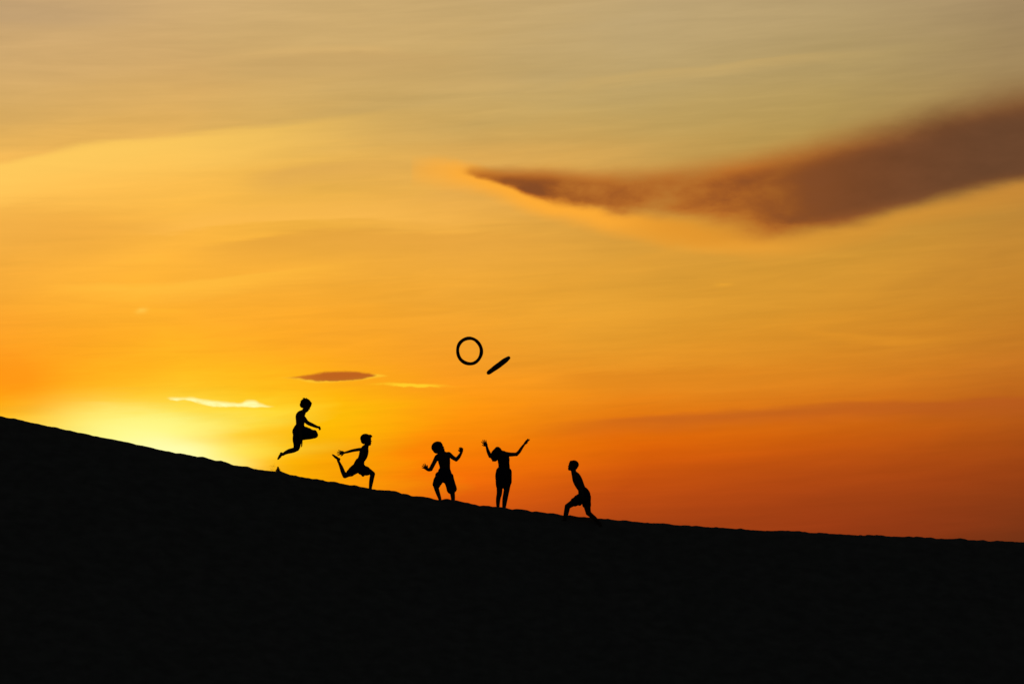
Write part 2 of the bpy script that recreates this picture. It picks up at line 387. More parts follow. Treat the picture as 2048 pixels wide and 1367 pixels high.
# trampled and slumped patches on the shaded face
face = (s_ < -0.6) & (s_ > -14)
Z = Z + np.where(face, 0.10 * vnoise(X * 0.9, Y * 0.9, 21) + 0.05 * vnoise(X * 2.3, Y * 2.3, 22), 0) * np.clip((-s_ - 0.6) / 1.5, 0, 1) * np.clip((14 + s_) / 2, 0, 1)
nxv, nyv = len(gx), len(gy)
co = np.stack([X, Y, Z], -1).reshape(-1, 3).astype(np.float32)
i = np.arange(nyv - 1)[:, None] * nxv + np.arange(nxv - 1)[None, :]
quads = np.stack([i, i + 1, i + 1 + nxv, i + nxv], -1).reshape(-1, 4).astype(np.int32)
me = bpy.data.meshes.new('sand_dune')
me.vertices.add(len(co)); me.vertices.foreach_set('co', co.ravel())
me.loops.add(quads.size); me.loops.foreach_set('vertex_index', quads.ravel())
me.polygons.add(len(quads)); me.polygons.foreach_set('loop_start', np.arange(0, quads.size, 4, dtype=np.int32))
me.polygons.foreach_set('use_smooth', np.ones(len(quads), dtype=bool))
me.update(calc_edges=True)
me.materials.append(SAND)
dune = bpy.data.objects.new('sand_dune', me)
dune['kind'] = 'structure'
COL.objects.link(dune)
def ground_z(x, y):
    j = int(np.clip(np.searchsorted(gx, x), 1, nxv - 1)); k = int(np.clip(np.searchsorted(gy, y), 1, nyv - 1))
    return float(Z[k, j])

# ------------------------------------------------------------------ body building
class Shape:
    """one body or garment as a union of smooth rounded volumes, turned into a single closed surface"""
    def __init__(s): s.groups = []; s.k = 0.0
    def group(s, prims): s.groups.append((prims, s.k))
def ellip(sh, c, r, M=None, seg=20):
    R = np.array(M if M else Matrix.Identity(3), dtype=float)       # columns are the axes
    sh.group([('e', np.array(c, float), np.array(r, float), R)])
def loft(sh, path, seg=16, sub=5, caps=True):
    """path = [(Vector, ra, rb)]; ra across in the picture plane, rb along the depth axis"""
    P = []
    n = len(path)
    for k in range(n - 1):
        p0 = path[max(k - 1, 0)]; p1 = path[k]; p2 = path[k + 1]; p3 = path[min(k + 2, n - 1)]
        m = sub if n > 2 else 1
        for q in range(m):
            t = q / m
            def cr(a, b, c_, d):
                return 0.5 * ((2 * b) + (c_ - a) * t + (2 * a - 5 * b + 4 * c_ - d) * t * t + (-a + 3 * b - 3 * c_ + d) * t ** 3)
            v = np.array([cr(p0[0][i], p1[0][i], p2[0][i], p3[0][i]) for i in range(3)])
            P.append((v, max(cr(p0[1], p1[1], p2[1], p3[1]), 0.002), max(cr(p0[2], p1[2], p2[2], p3[2]), 0.002)))
    P.append((np.array(path[-1][0], float), path[-1][1], path[-1][2]))
    sh.group([('s', P[k], P[k + 1], (not caps) and k == 0, (not caps) and k == len(P) - 2) for k in range(len(P) - 1)])

def surface(sh, vx, grow=0.0):
    """samples the union on a grid and extracts its zero surface"""
    def box(pr):
        if pr[0] == 'e':
            h = np.sqrt(((pr[3] * pr[2][None, :]) ** 2).sum(1)); return pr[1] - h, pr[1] + h
        (p0, a0, b0), (p1, a1, b1) = pr[1], pr[2]
        r0, r1 = max(a0, b0), max(a1, b1)
        return np.minimum(p0 - r0, p1 - r1), np.maximum(p0 + r0, p1 + r1)
    def val(pr, X, Y, Z):
        if pr[0] == 'e':
            dx, dy, dz = X - pr[1][0], Y - pr[1][1], Z - pr[1][2]; R, r = pr[3], pr[2]
            q = 0
            for j in range(3): q = q + ((dx * R[0, j] + dy * R[1, j] + dz * R[2, j]) / r[j]) ** 2
            return (np.sqrt(q) - 1) * r.min()
        (p0, a0, b0), (p1, a1, b1) = pr[1], pr[2]
        d = p1 - p0; L = np.linalg.norm(d) + 1e-9; t_ = d / L
        dep = np.array([0, 1.0, 0])
        if abs(t_[1]) > 0.93: dep = np.array([0, 0.3, 1.0]) / 1.044
        bb = dep - t_ * dep.dot(t_); bb /= np.linalg.norm(bb); aa = np.cross(t_, bb)
        dx, dy, dz = X - p0[0], Y - p0[1], Z - p0[2]
        w = dx * t_[0] + dy * t_[1] + dz * t_[2]
        tt = np.clip(w / L, 0, 1); over = w - tt * L
        ra = a0 + (a1 - a0) * tt; rb = b0 + (b1 - b0) * tt; mn = np.minimum(ra, rb)
        qa = (dx * aa[0] + dy * aa[1] + dz * aa[2]) / ra; qb = (dx * bb[0] + dy * bb[1] + dz * bb[2]) / rb
        f = (np.sqrt(qa * qa + qb * qb + (over / mn) ** 2) - 1) * mn
        if pr[3]: f = np.maximum(f, -w)
        if pr[4]: f = np.maximum(f, w - L)
        return f
    B = [box(p) for gr, k in sh.groups for p in gr]
    lo = np.min([b[0] for b in B], 0) - 4 * vx; hi = np.max([b[1] for b in B], 0) + 4 * vx
    n = np.ceil((hi - lo) / vx).astype(int) + 1
    ax = [lo[i] + vx * np.arange(n[i]) for i in range(3)]
    BIG = 0.03
    F = np.full(tuple(n), BIG, np.float32)
    for gr, k in sh.groups:
        bs = [box(p) for p in gr]; mg = 3 * vx + k
        glo = np.min([b[0] for b in bs], 0); ghi = np.max([b[1] for b in bs], 0)
        i0 = np.maximum(((glo - mg - lo) / vx).astype(int), 0); i1 = np.minimum(((ghi + mg - lo) / vx).astype(int) + 2, n)
        Lc = np.full(tuple(i1 - i0), BIG, np.float32)
        for p, b in zip(gr, bs):
            j0 = np.maximum(((b[0] - mg - lo) / vx).astype(int), i0); j1 = np.minimum(((b[1] + mg - lo) / vx).astype(int) + 2, i1)
            Xg = ax[0][j0[0]:j1[0], None, None]; Yg = ax[1][None, j0[1]:j1[1], None]; Zg = ax[2][None, None, j0[2]:j1[2]]
            sl = tuple(slice(j0[i] - i0[i], j1[i] - i0[i]) for i in range(3))
            Lc[sl] = np.minimum(Lc[sl], val(p, Xg, Yg, Zg))
        sl = tuple(slice(i0[i], i1[i]) for i in range(3))
        A_ = F[sl]
        if k > 0:
            h = np.maximum(k - np.abs(A_ - Lc), 0) / k
            F[sl] = np.minimum(A_, Lc) - h * h * k * 0.25
        else: F[sl] = np.minimum(A_, Lc)
    F -= grow
    ins = F < 0
    cnt = np.zeros(tuple(n - 1), np.int8)
    for a in (0, 1):
        for b in (0, 1):
            for c in (0, 1): cnt += ins[a:n[0] - 1 + a, b:n[1] - 1 + b, c:n[2] - 1 + c]
    cells = np.argwhere((cnt > 0) & (cnt < 8))
    idx = np.full(tuple(n - 1), -1, np.int32); idx[tuple(cells.T)] = np.arange(len(cells))
    acc = np.zeros((len(cells), 3)); num = np.zeros(len(cells))
    cor = np.array([(a, b, c) for a in (0, 1) for b in (0, 1) for c in (0, 1)])
    V = [F[tuple((cells + q).T)] for q in cor]
    for p in range(8):
        for q in range(p + 1, 8):
            dd = cor[q] - cor[p]
            if abs(dd).sum() != 1: continue
            m = (V[p] < 0) != (V[q] < 0)
            t = V[p][m] / (V[p][m] - V[q][m])
            acc[m] += cor[p] + dd * t[:, None]; num[m] += 1
    co = lo + vx * (cells + acc / num[:, None])
    faces = []
    for axd in range(3):
        u, v = (axd + 1) % 3, (axd + 2) % 3
        s0 = [slice(None)] * 3; s1 = [slice(None)] * 3; s0[axd] = slice(0, -1); s1[axd] = slice(1, None)
        A0, A1 = ins[tuple(s0)], ins[tuple(s1)]
        e = np.argwhere(A0 != A1); fl = A0[tuple(e.T)]
        du = np.zeros(3, int); du[u] = 1; dv = np.zeros(3, int); dv[v] = 1
        q = np.stack([idx[tuple((e - du - dv).T)], idx[tuple((e - dv).T)], idx[tuple(e.T)], idx[tuple((e - du).T)]], 1)
        q[~fl] = q[~fl][:, ::-1]; faces.append(q)
    return co, np.concatenate(faces)

def finish(name, sh, mat, parent, base, voxel=0.0055, relax=1, wrinkle=None, grow=0.0):
    co, fa = surface(sh, voxel, grow)
    for _ in range(relax):
        ac = np.zeros_like(co); nn = np.zeros(len(co))
        for a, b in ((0, 1), (1, 2), (2, 3), (3, 0)):
            np.add.at(ac, fa[:, a], co[fa[:, b]]); np.add.at(ac, fa[:, b], co[fa[:, a]])
            np.add.at(nn, fa[:, a], 1); np.add.at(nn, fa[:, b], 1)
        co = 0.6 * co + 0.4 * ac / nn[:, None]
    me = bpy.data.meshes.new(name)
    me.vertices.add(len(co)); me.vertices.foreach_set('co', (co - np.array(base)).astype(np.float32).ravel())
    me.loops.add(fa.size); me.loops.foreach_set('vertex_index', fa.astype(np.int32).ravel())
    me.polygons.add(len(fa)); me.polygons.foreach_set('loop_start', np.arange(0, fa.size, 4, dtype=np.int32))
    me.polygons.foreach_set('use_smooth', np.ones(len(fa), dtype=bool))
    me.update(calc_edges=True); me.validate()
    if wrinkle:
        amp, sc = wrinkle
        ns = [v.normal.copy() for v in me.vertices]
        for v, nn in zip(me.vertices, ns):
            v.co += nn * amp * noise.noise(Vector((v.co.x * sc, v.co.y * sc, v.co.z * sc * 0.45)) + Vector((base.x, 0, 3)))
        me.update()
    me.materials.append(mat)
    o = bpy.data.objects.new(name, me); COL.objects.link(o)
    o.parent = parent
    return o

def hand(bm, wrist, d, thumb, size=0.135, curls=(15, 15, 15, 15), spread=14, fr=0.0085, tcurl=0, flat=None):
    """palm, four fingers of different length and a thumb from the side of the palm"""
    d = d.normalized(); th = (thumb - d * thumb.dot(d)).normalized(); nn = d.cross(th)
    if flat: nn = nn * flat
    pl = size * 0.50; pw = size * 0.27
    pc = wrist + d * pl * 0.52
    M = Matrix((d, th, nn)).transposed()
    ellip(bm, pc, (pl * 0.60, pw, size * 0.115), M, 14)
    ellip(bm, wrist, (size * 0.16, size * 0.15, size * 0.13), M, 12)
    lens = (0.46, 0.53, 0.50, 0.38)
    for k in range(4):
        off = (1.5 - k) / 1.5
        root = wrist + d * pl * (0.88 - 0.04 * abs(k - 1)) + th * pw * 0.74 * off
        ang = math.radians(spread * off)
        dd = (d * math.cos(ang) + th * math.sin(ang)).normalized()
        ax = dd.cross(nn).normalized(); p = root; cur = dd
        L = size * lens[k]; prev = root - dd * size * 0.1
        path = [(prev, fr * 1.1, fr * 1.1), (root, fr * 1.1, fr * 1.1)]
        for j, fl in enumerate((0.45, 0.32, 0.23)):
            cur = Matrix.Rotation(math.radians(curls[k]) * (0.7 + 0.5 * j), 3, ax) @ cur
            p = p + cur * L * fl
            path.append((p, fr * (1.0 - 0.10 * j), fr * (1.0 - 0.10 * j)))
        for a, b in zip(path, path[1:]): loft(bm, [a, b], 8, 1)
    # thumb: leaves the side near the base of the palm
    root = wrist + d * pl * 0.28 + th * pw * 0.65
    dd = (d * 0.62 + th * 0.80).normalized()
    p1 = root + dd * size * 0.20
    dd2 = (Matrix.Rotation(math.radians(-25 + tcurl), 3, nn) @ dd)
    p2 = p1 + dd2 * size * 0.17
    loft(bm, [(root - dd * size * 0.08, fr * 1.35, fr * 1.35), (p1, fr * 1.2, fr * 1.2)], 8, 2)
    loft(bm, [(p1, fr * 1.2, fr * 1.2), (p2, fr * 0.95, fr * 0.95)], 8, 2)

def foot(bm, ankle, heel, toe, sole, w=0.034):
    """heel and toe points, sole = direction the sole faces"""
    L = (toe - heel); d = L.normalized(); sole = (sole - d * sole.dot(d)).normalized(); side = d.cross(sole)
    M = Matrix((d, side, sole)).transposed()
    ln = L.length
    ellip(bm, heel + d * ln * 0.16, (ln * 0.17, w * 0.80, w * 0.95), M, 14)
    ellip(bm, heel + d * ln * 0.45 + sole * w * 0.05, (ln * 0.34, w * 0.84, w * 0.80), M, 14)
    ellip(bm, heel + d * ln * 0.74 + sole * w * 0.15, (ln * 0.20, w * 1.05, w * 0.60), M, 14)
    for k in range(5):
        o = (k - 2) / 2.0
        ellip(bm, heel + d * ln * (0.92 - 0.05 * abs(o + 0.6)) + side * w * 0.85 * o + sole * w * 0.2, (ln * 0.085, w * 0.22, w * 0.24), M, 8)
    loft(bm, [(ankle, w * 0.75, w * 0.72), (heel + d * ln * 0.24 - sole * w * 0.15, w * 0.8, w * 0.75)], 12, 2)

def head_frame(origin, size, pitch, face, roll=0, yaw=0):
    """face = +1 looks right, -1 looks left; pitch in degrees, up positive; yaw turns the face towards the camera"""
    R = Matrix.Rotation(math.radians(yaw), 3, 'Z') @ Matrix.Rotation(math.radians(-pitch), 3, 'Y')
    if face < 0:
        R = Matrix.Rotation(math.pi, 3, 'Z') @ R
    def T(x, y, z): return origin + R @ (Vector((x, y, z - 0.5)) * size)
    return T, R, size
def head(bm, F):
    T, R, s = F
    bm.k = 0.008
    def e(c, r): ellip(bm, T(*c), tuple(v * s for v in r), R, 20)
    e((-0.03, 0, 0.60), (0.43, 0.35, 0.385))
    e((0.13, 0, 0.33), (0.235, 0.265, 0.30))
    e((0.20, 0, 0.10), (0.135, 0.15, 0.095))
    e((0.275, 0, 0.075), (0.065, 0.08, 0.06))
    e((0.33, 0, 0.235), (0.065, 0.11, 0.035)); e((0.32, 0, 0.165), (0.060, 0.10, 0.032))
    e((0.36, 0, 0.36), (0.085, 0.045, 0.045)); e((0.33, 0, 0.43), (0.055, 0.035, 0.09))
    for sgn in (1, -1):
        e((0.30, 0.12 * sgn, 0.545), (0.075, 0.11, 0.03))
        e((0.285, 0.125 * sgn, 0.47), (0.06, 0.06, 0.04))
        e((0.20, 0.17 * sgn, 0.33), (0.10, 0.08, 0.10))
        e((-0.02, 0.345 * sgn, 0.43), (0.07, 0.035, 0.11))
    bm.k = 0.0
def hair_cap(bm, F, puff=1.0, back=0.0, tufts=26, tuft_len=0.10, fringe=0.0, seed=1):
    T, R, s = F
    rd = random.Random(seed)
    def e(c, r): ellip(bm, T(*c), tuple(v * s for v in r), R, 20)
    e((-0.075, 0, 0.635), (0.435 * puff, 0.385 * puff, 0.385 * puff))
    e((-0.20 - back, 0, 0.44), (0.27 * puff, 0.33 * puff, 0.28 * puff))
    e((0.20, 0, 0.79), (0.17 + fringe, 0.26, 0.13 + fringe * 0.3))
    for k in range(tufts):
        th = rd.uniform(-2.6, 2.6) + math.pi; ph = rd.uniform(0.0, 1.25)
        n = Vector((math.cos(th) * math.sin(ph), math.sin(th) * math.sin(ph), math.cos(ph)))
        a = Vector((-0.075, 0, 0.635)) + Vector((n.x * 0.40 * puff, n.y * 0.35 * puff, n.z * 0.35 * puff))
        dirn = (n + Vector((-0.5, 0, -0.3)) * rd.uniform(0, 1)).normalized()
        b = a + dirn * (tuft_len * rd.uniform(0.5, 1.0))
        loft(bm, [(T(*a), 0.035 * s, 0.035 * s), (T(*b), 0.012 * s, 0.012 * s)], 6, 1)

class Fig:
    def __init__(s, ox, oy, sc, depth=0.0):
        s.ox, s.oy, s.sc, s.dp = ox, oy, sc, depth
        s.u = S / sc
    def p(s, x, y, d=0.0): return W(s.ox + x / s.sc, s.oy + y / s.sc, s.dp + d)
    def chain(s, bm, pts, **k):
        """pts = [(x, y, depth_m, half_width, depth_ratio)]"""
        bm.k = 0.012
        loft(bm, [(s.p(q[0], q[1], q[2]), q[3] * s.u + 0.0035, q[3] * s.u * (q[4] if len(q) > 4 else 1.0)) for q in pts], **k)
        bm.k = 0.0
def person(base, label):
    o = bpy.data.objects.new('person', None); COL.objects.link(o)
    o.location = base; o.empty_display_size = 0.2
    o['label'] = label; o['category'] = 'person'; o['group'] = 'children playing along the dune crest'
    return o
def fix_parent(o, root):
    o.parent = root

# ---- first child: leaping, legs folded, head bowed
f = Fig(530, 770, 7.593, 0.15)
base = f.p(500, 1125)
root = person(base, 'shirtless child leaping high above the slope with one knee drawn up and head bowed')
bm = Shape()
f.chain(bm, [(585,405,0,30,1.0),(566,425,0,48,1.2),(535,465,0,66,1.55),(536,540,0,65,1.5),(532,610,0,61,1.35),(518,690,0,66,1.4),(510,750,0,64,1.4)])
f.chain(bm, [(608,372,0,36,1.0),(585,405,0,34,1.0),(560,440,0,36,1.1)])
F = head_frame(f.p(622,303), 0.245, -26, 1)
head(bm, F)
f.chain(bm, [(548,455,0.10,32,1),(590,500,0.14,30,1),(640,563,0.16,27,1),(700,594,0.15,26,1),(790,633,0.13,18,1)])
hand(bm, f.p(790,633,0.13), Vector((1, 0, -0.35)), Vector((0, -1, 0.4)), 0.135, (70, 75, 75, 70), 4, 0.0105)
f.chain(bm, [(540,455,-0.12,30,1),(528,540,-0.16,27,1),(530,650,-0.17,24,1),(540,740,-0.19,23,1),(555,850,-0.20,15,1)])
hand(bm, f.p(556,842,-0.20), Vector((0.08, 0, -1)), Vector((0.25, -1, 0)), 0.125, (6, 6, 6, 6), 9)
f.chain(bm, [(520,715,-0.07,66,1),(600,725,-0.075,72,0.9),(690,738,-0.08,56,1),(760,752,-0.08,44,1)])
f.chain(bm, [(762,754,-0.08,43,1),(690,778,-0.075,38,1),(620,790,-0.07,34,1),(560,812,-0.065,22,1)])
foot(bm, f.p(560,812,-0.065), f.p(545,815,-0.06), f.p(470,880,-0.055), Vector((-0.5, 0, -0.5)))
f.chain(bm, [(505,740,0.07,62,1),(492,830,0.075,52,1),(488,900,0.075,43,1),(482,955,0.075,39,1)])
f.chain(bm, [(480,960,0.075,38,1),(430,985,0.075,36,1),(370,1000,0.075,34,1),(320,1020,0.075,26,1),(278,1045,0.075,19,1)])
foot(bm, f.p(278,1048,0.075), f.p(262,1020,0.075), f.p(194,1136,0.075), Vector((-0.85, 0, 0.1)), 0.037)
finish('body', bm, SKIN, root, base, voxel=0.005)
bm = Shape(); hair_cap(bm, F, 1.0, 0.02, 14, 0.03, 0.0, 3)
for a, b in (((556,262),(534,240)), ((600,210),(570,188)), ((606,206),(592,186)), ((628,202),(632,190)), ((552,275),(540,262)), ((560,250),(548,226))):
    loft(bm, [(f.p(*a), 11 * f.u, 11 * f.u), (f.p(*b), 3 * f.u, 3 * f.u)], 6, 1)
finish('hair', bm, HAIR, root, base, 0.005)
bm = Shape()
f.chain(bm, [(526,640,0,68,1.45),(508,700,0,80,1.4),(510,760,0,76,1.4)], caps=False)
f.chain(bm, [(480,700,0,44,1.6),(436,712,0,12,2.0)])
f.chain(bm, [(505,720,-0.07,84,0.95),(600,722,-0.075,90,0.85),(680,735,-0.08,68,1),(745,745,-0.08,58,1.05)], caps=False)
f.chain(bm, [(498,730,0.07,72,1),(490,820,0.075,60,1),(488,880,0.075,52,1.1),(485,938,0.075,50,1.15)], caps=False)
finish('shorts', bm, CLOTH_A, root, base, 0.006, 1, (0.014, 22), grow=0.005)

# ---- second child: running downhill, arm thrown back
f = Fig(640, 840, 8.54, 0.12)
base = f.p(860, 1205)
root = person(base, 'shirtless child sprinting down the crest with one arm flung back and rear foot kicked up')
bm = Shape()
f.chain(bm, [(795,440,0,32,1.0),(768,478,0,56,1.5),(752,540,0,74,1.5),(735,610,0,72,1.4),(700,680,0,62,1.35),(668,750,0,66,1.45),(655,810,0,64,1.4)])
f.chain(bm, [(800,400,0,34,1.0),(796,440,0,31,1.0),(775,480,0,36,1.1)])
F = head_frame(f.p(793,334), 0.235, 4, 1)
head(bm, F)
f.chain(bm, [(735,495,0.12,32,1),(690,496,0.15,26,1),(620,505,0.17,24,1),(550,518,0.18,22,1),(480,538,0.18,19,1),(410,556,0.18,13,1)])
hand(bm, f.p(412,555,0.18), Vector((-1, 0, 0.02)), Vector((0.0, 0.0, -1)), 0.145, (2, 2, 2, 2), 19, 0.0098)
f.chain(bm, [(765,500,-0.12,30,1),(745,570,-0.20,26,1),(735,620,-0.28,23,1),(755,590,-0.34,20,1),(765,555,-0.40,15,1)])
hand(bm, f.p(765,555,-0.40), Vector((0.1, -0.5, 0.6)), Vector((0.6, 0, 0)), 0.12, (65, 70, 70, 65), 4)
f.chain(bm, [(650,800,0.07,70,1),(560,868,0.08,60,1),(490,915,0.08,46,1),(428,945,0.08,39,1)])
f.chain(bm, [(425,948,0.08,38,1),(392,880,0.08,35,1),(362,800,0.08,29,1),(335,740,0.08,21,1),(318,700,0.08,18,1)])
foot(bm, f.p(318,708,0.08), f.p(342,680,0.08), f.p(197,583,0.08), Vector((-0.55, 0, -0.75)) * -1.0, 0.034)
f.chain(bm, [(665,805,-0.07,68,1),(750,838,-0.08,60,1),(830,868,-0.08,48,1),(898,912,-0.08,38,1)])
f.chain(bm, [(900,918,-0.08,38,1),(886,980,-0.08,37,1),(874,1050,-0.08,34,1),(864,1120,-0.08,27,1),(857,1185,-0.08,22,1)])
foot(bm, f.p(857,1190,-0.08), f.p(835,1212,-0.08), f.p(975,1225,-0.08), Vector((0, 0, -1)))
finish('body', bm, SKIN, root, base, voxel=0.005)
bm = Shape(); hair_cap(bm, F, 1.0, 0.0, 16, 0.03, 0.0, 5)
for a, b in (((850,262),(892,282)), ((860,255),(890,268)), ((840,255),(878,290))):
    loft(bm, [(f.p(*a), 14 * f.u, 20 * f.u), (f.p(*b), 5 * f.u, 8 * f.u)], 6, 1)
finish('hair', bm, HAIR, root, base, 0.005)
bm = Shape()
f.chain(bm, [(682,710,0,66,1.45),(660,760,0,76,1.4),(652,815,0,74,1.4)], caps=False)
f.chain(bm, [(648,790,0.07,76,1),(560,862,0.08,68,1),(505,905,0.08,54,1.1)], caps=False)
f.chain(bm, [(660,800,-0.07,80,1),(730,850,-0.08,80,1),(800,868,-0.08,64,1.1)], caps=False)
f.chain(bm, [(700,860,-0.08,50,1),(735,935,-0.08,22,1.6)])
finish('shorts', bm, CLOTH_B, root, base, 0.006, 1, (0.012, 22), grow=0.005)

# ---- third child: back arched, both arms out, looking up
f = Fig(830, 860, 8.54, 0.10)
base = f.p(540, 1240)
root = person(base, 'child in long baggy shorts with bushy round hair and bent arms held out wide')
bm = Shape()
f.chain(bm, [(448,390,0,40,1),(470,425,0,84,0.75),(488,470,0,104,0.68),(500,540,0,100,0.66),(510,620,0,88,0.68),(510,700,0,92,0.72),(506,780,0,92,0.7)])
f.chain(bm, [(425,372,0,42,1),(445,405,0,42,1),(470,440,0,50,1)])
F = head_frame(f.p(404,298), 0.238, 28, 1, yaw=-12)
head(bm, F)
f.chain(bm, [(545,420,0,42,0.8),(580,405,-0.01,34,0.9),(640,460,-0.05,33,1),(703,498,-0.08,30,1)])
f.chain(bm, [(703,500,-0.08,29,1),(745,455,-0.09,28,1),(793,378,-0.09,18,1)])
hand(bm, f.p(793,380,-0.09), Vector((-0.05, 0, 1)), Vector((-1, 0.2, 0.1)), 0.135, (34, 32, 34, 36), 13, 0.0100)
f.chain(bm, [(405,440,0,42,0.8),(372,462,0.0,38,0.9),(330,545,-0.04,33,1),(290,620,-0.08,32,1),(268,662,-0.09,31,1)])
f.chain(bm, [(266,664,-0.09,31,1),(235,672,-0.16,27,1),(203,662,-0.20,21,1)])
hand(bm, f.p(208,664,-0.20), Vector((-0.66, -0.1, 0.62)), Vector((0.55, 0, 0.8)), 0.130, (6, 6, 6, 6), 23, 0.0098)
f.chain(bm, [(440,775,0.03,68,0.8),(390,860,-0.02,54,1),(352,938,-0.05,42,1)])
f.chain(bm, [(352,938,-0.05,41,1),(372,1010,-0.03,38,1),(398,1090,0.0,32,1),(422,1160,0.03,25,1),(428,1195,0.04,23,1)])
foot(bm, f.p(428,1200,0.04), f.p(430,1225,0.08), f.p(412,1235,-0.10), Vector((0, 0, -1)))
f.chain(bm, [(560,790,0.0,72,0.85),(598,900,-0.01,58,1),(628,1005,-0.02,42,1)])
f.chain(bm, [(628,1005,-0.02,41,1),(640,1080,-0.01,39,1),(648,1150,0,34,1),(650,1230,0.02,27,1)])
foot(bm, f.p(650,1235,0.02), f.p(640,1258,0.06), f.p(672,1268,-0.12), Vector((0, 0, -1)))
finish('body', bm, SKIN, root, base, voxel=0.005)
bm = Shape(); hair_cap(bm, F, 1.12, 0.03, 60, 0.04, 0.02, 8)
finish('hair', bm, HAIR, root, base, 0.005)
bm = Shape()
f.chain(bm, [(508,690,0,100,0.75),(508,760,0,112,0.75),(505,820,0,110,0.7)], caps=False)
f.chain(bm, [(450,765,0.03,82,0.8),(408,840,-0.02,76,0.9),(365,930,-0.05,60,1.1)], caps=False)
f.chain(bm, [(560,790,0,88,0.85),(598,900,-0.01,78,1),(630,1020,-0.02,80,1.0)], caps=False)
f.chain(bm, [(410,750,0.0,38,1),(366,758,0.0,10,1)])
f.chain(bm, [(655,960,-0.02,44,1.2),(698,996,-0.02,10,2.5)])
finish('shorts', bm, CLOTH_A, root, base, 0.006, 1, (0.014, 20), grow=0.005)

# ---- fourth child: long hair, both arms raised
f = Fig(940, 860, 7.593, 0.10)
base = f.p(470, 1230)
root = person(base, 'long haired child standing upright with head thrown back and both arms raised')
bm = Shape()
f.chain(bm, [(470,345,0,40,1),(500,385,0,80,0.75),(508,440,0,84,0.75),(512,510,0,80,0.75),(516,570,0,84,0.75),(512,640,0,102,0.72),(508,720,0,106,0.72),(508,800,0,96,0.75)])
f.chain(bm, [(440,340,0,38,1),(470,355,0,42,1),(490,390,0,55,1)])
F = head_frame(f.p(430,326), 0.205, 62, 1, yaw=55)
head(bm, F)
f.chain(bm, [(500,370,0,42,0.9),(540,362,-0.03,36,1),(610,366,-0.08,30,1),(705,364,-0.12,24,1)])
f.chain(bm, [(705,364,-0.12,24,1),(745,325,-0.12,23,1),(790,258,-0.10,18,1),(825,212,-0.08,13,1)])
hand(bm, f.p(822,215,-0.08), Vector((0.62, 0, 0.82)), Vector((0.5, -0.9, -0.2)), 0.150, (2, 8, 4, 10), 22, 0.0100)
loft(bm, [(f.p(860,188,-0.08), 0.0085, 0.0085), (f.p(871,128,-0.08), 0.006, 0.006)], 8, 1)
f.chain(bm, [(455,395,0,42,0.9),(400,400,0.03,34,1),(340,403,0.06,27,1),(308,390,0.08,25,1)])
f.chain(bm, [(308,392,0.08,25,1),(286,345,0.08,25,1),(265,290,0.07,20,1),(252,235,0.06,14,1)])
hand(bm, f.p(253,242,0.06), Vector((-0.48, 0, 0.85)), Vector((-1, -0.35, -0.3)), 0.145, (2, 6, 2, 6), 17, 0.0100, 10)
f.chain(bm, [(462,780,0,62,0.9),(450,868,0,45,1),(446,955,0,39,1),(432,1020,0,34,1),(425,1090,0,29,1),(425,1160,0,22,1),(428,1200,0.02,21,1)])
foot(bm, f.p(428,1200,0.02), f.p(425,1218,0.05), f.p(440,1235,-0.10), Vector((0, 0, -1)))
f.chain(bm, [(552,780,0,62,0.9),(560,868,0,46,1),(547,955,0,40,1),(533,1030,0,39,1),(524,1100,0,33,1),(517,1170,0,26,1),(516,1205,0.02,23,1)])
foot(bm, f.p(516,1205,0.02), f.p(514,1225,0.05), f.p(545,1245,-0.10), Vector((0, 0, -1)))
finish('body', bm, SKIN, root, base, voxel=0.005)
bm = Shape(); hair_cap(bm, F, 1.0, 0.0, 10, 0.05, 0.0, 4)
rd = random.Random(11)
f.chain(bm, [(425,300,0,46,1),(375,350,0,50,1),(352,400,0,38,1),(345,430,0,22,1)])
f.chain(bm, [(430,320,0,44,1),(400,380,0,48,1),(385,430,0,38,1),(382,452,0,20,1)])
for k in range(26):
    x0 = rd.uniform(345, 420); y0 = rd.uniform(385, 430); dz = rd.uniform(-0.05, 0.05)
    x1 = x0 + rd.uniform(-30, 10); y1 = y0 + rd.uniform(25, 52) * (1.0 if x0 < 400 else 0.7)
    y1 = min(y1, 480)
    f.chain(bm, [(x0,y0,dz,11,1),((x0+x1)/2-3,(y0+y1)/2,dz,8,1),(x1,y1,dz,3.5,1)], seg=6, sub=2)
finish('hair', bm, HAIR, root, base, 0.005)
bm = Shape()
f.chain(bm, [(502,400,0,86,0.80),(511,450,0,88,0.80),(514,510,0,84,0.8),(517,570,0,87,0.8),(514,612,0,94,0.8)], caps=False)
finish('tank_top', bm, CLOTH_C, root, base, 0.006, 1, (0.006, 22))
bm = Shape()
f.chain(bm, [(517,612,0,108,0.75),(508,680,0,118,0.75),(508,760,0,110,0.75),(508,812,0,100,0.75)], caps=False)
f.chain(bm, [(462,780,0,68,0.95),(452,868,0,47,1.05)], caps=False)
f.chain(bm, [(550,780,0,68,0.95),(560,868,0,48,1.05)], caps=False)
f.chain(bm, [(590,660,0,30,1.2),(608,730,0,24,1.2),(604,785,0,16,1.2)])
finish('shorts', bm, CLOTH_B, root, base, 0.006, 1, (0.010, 22), grow=0.005)

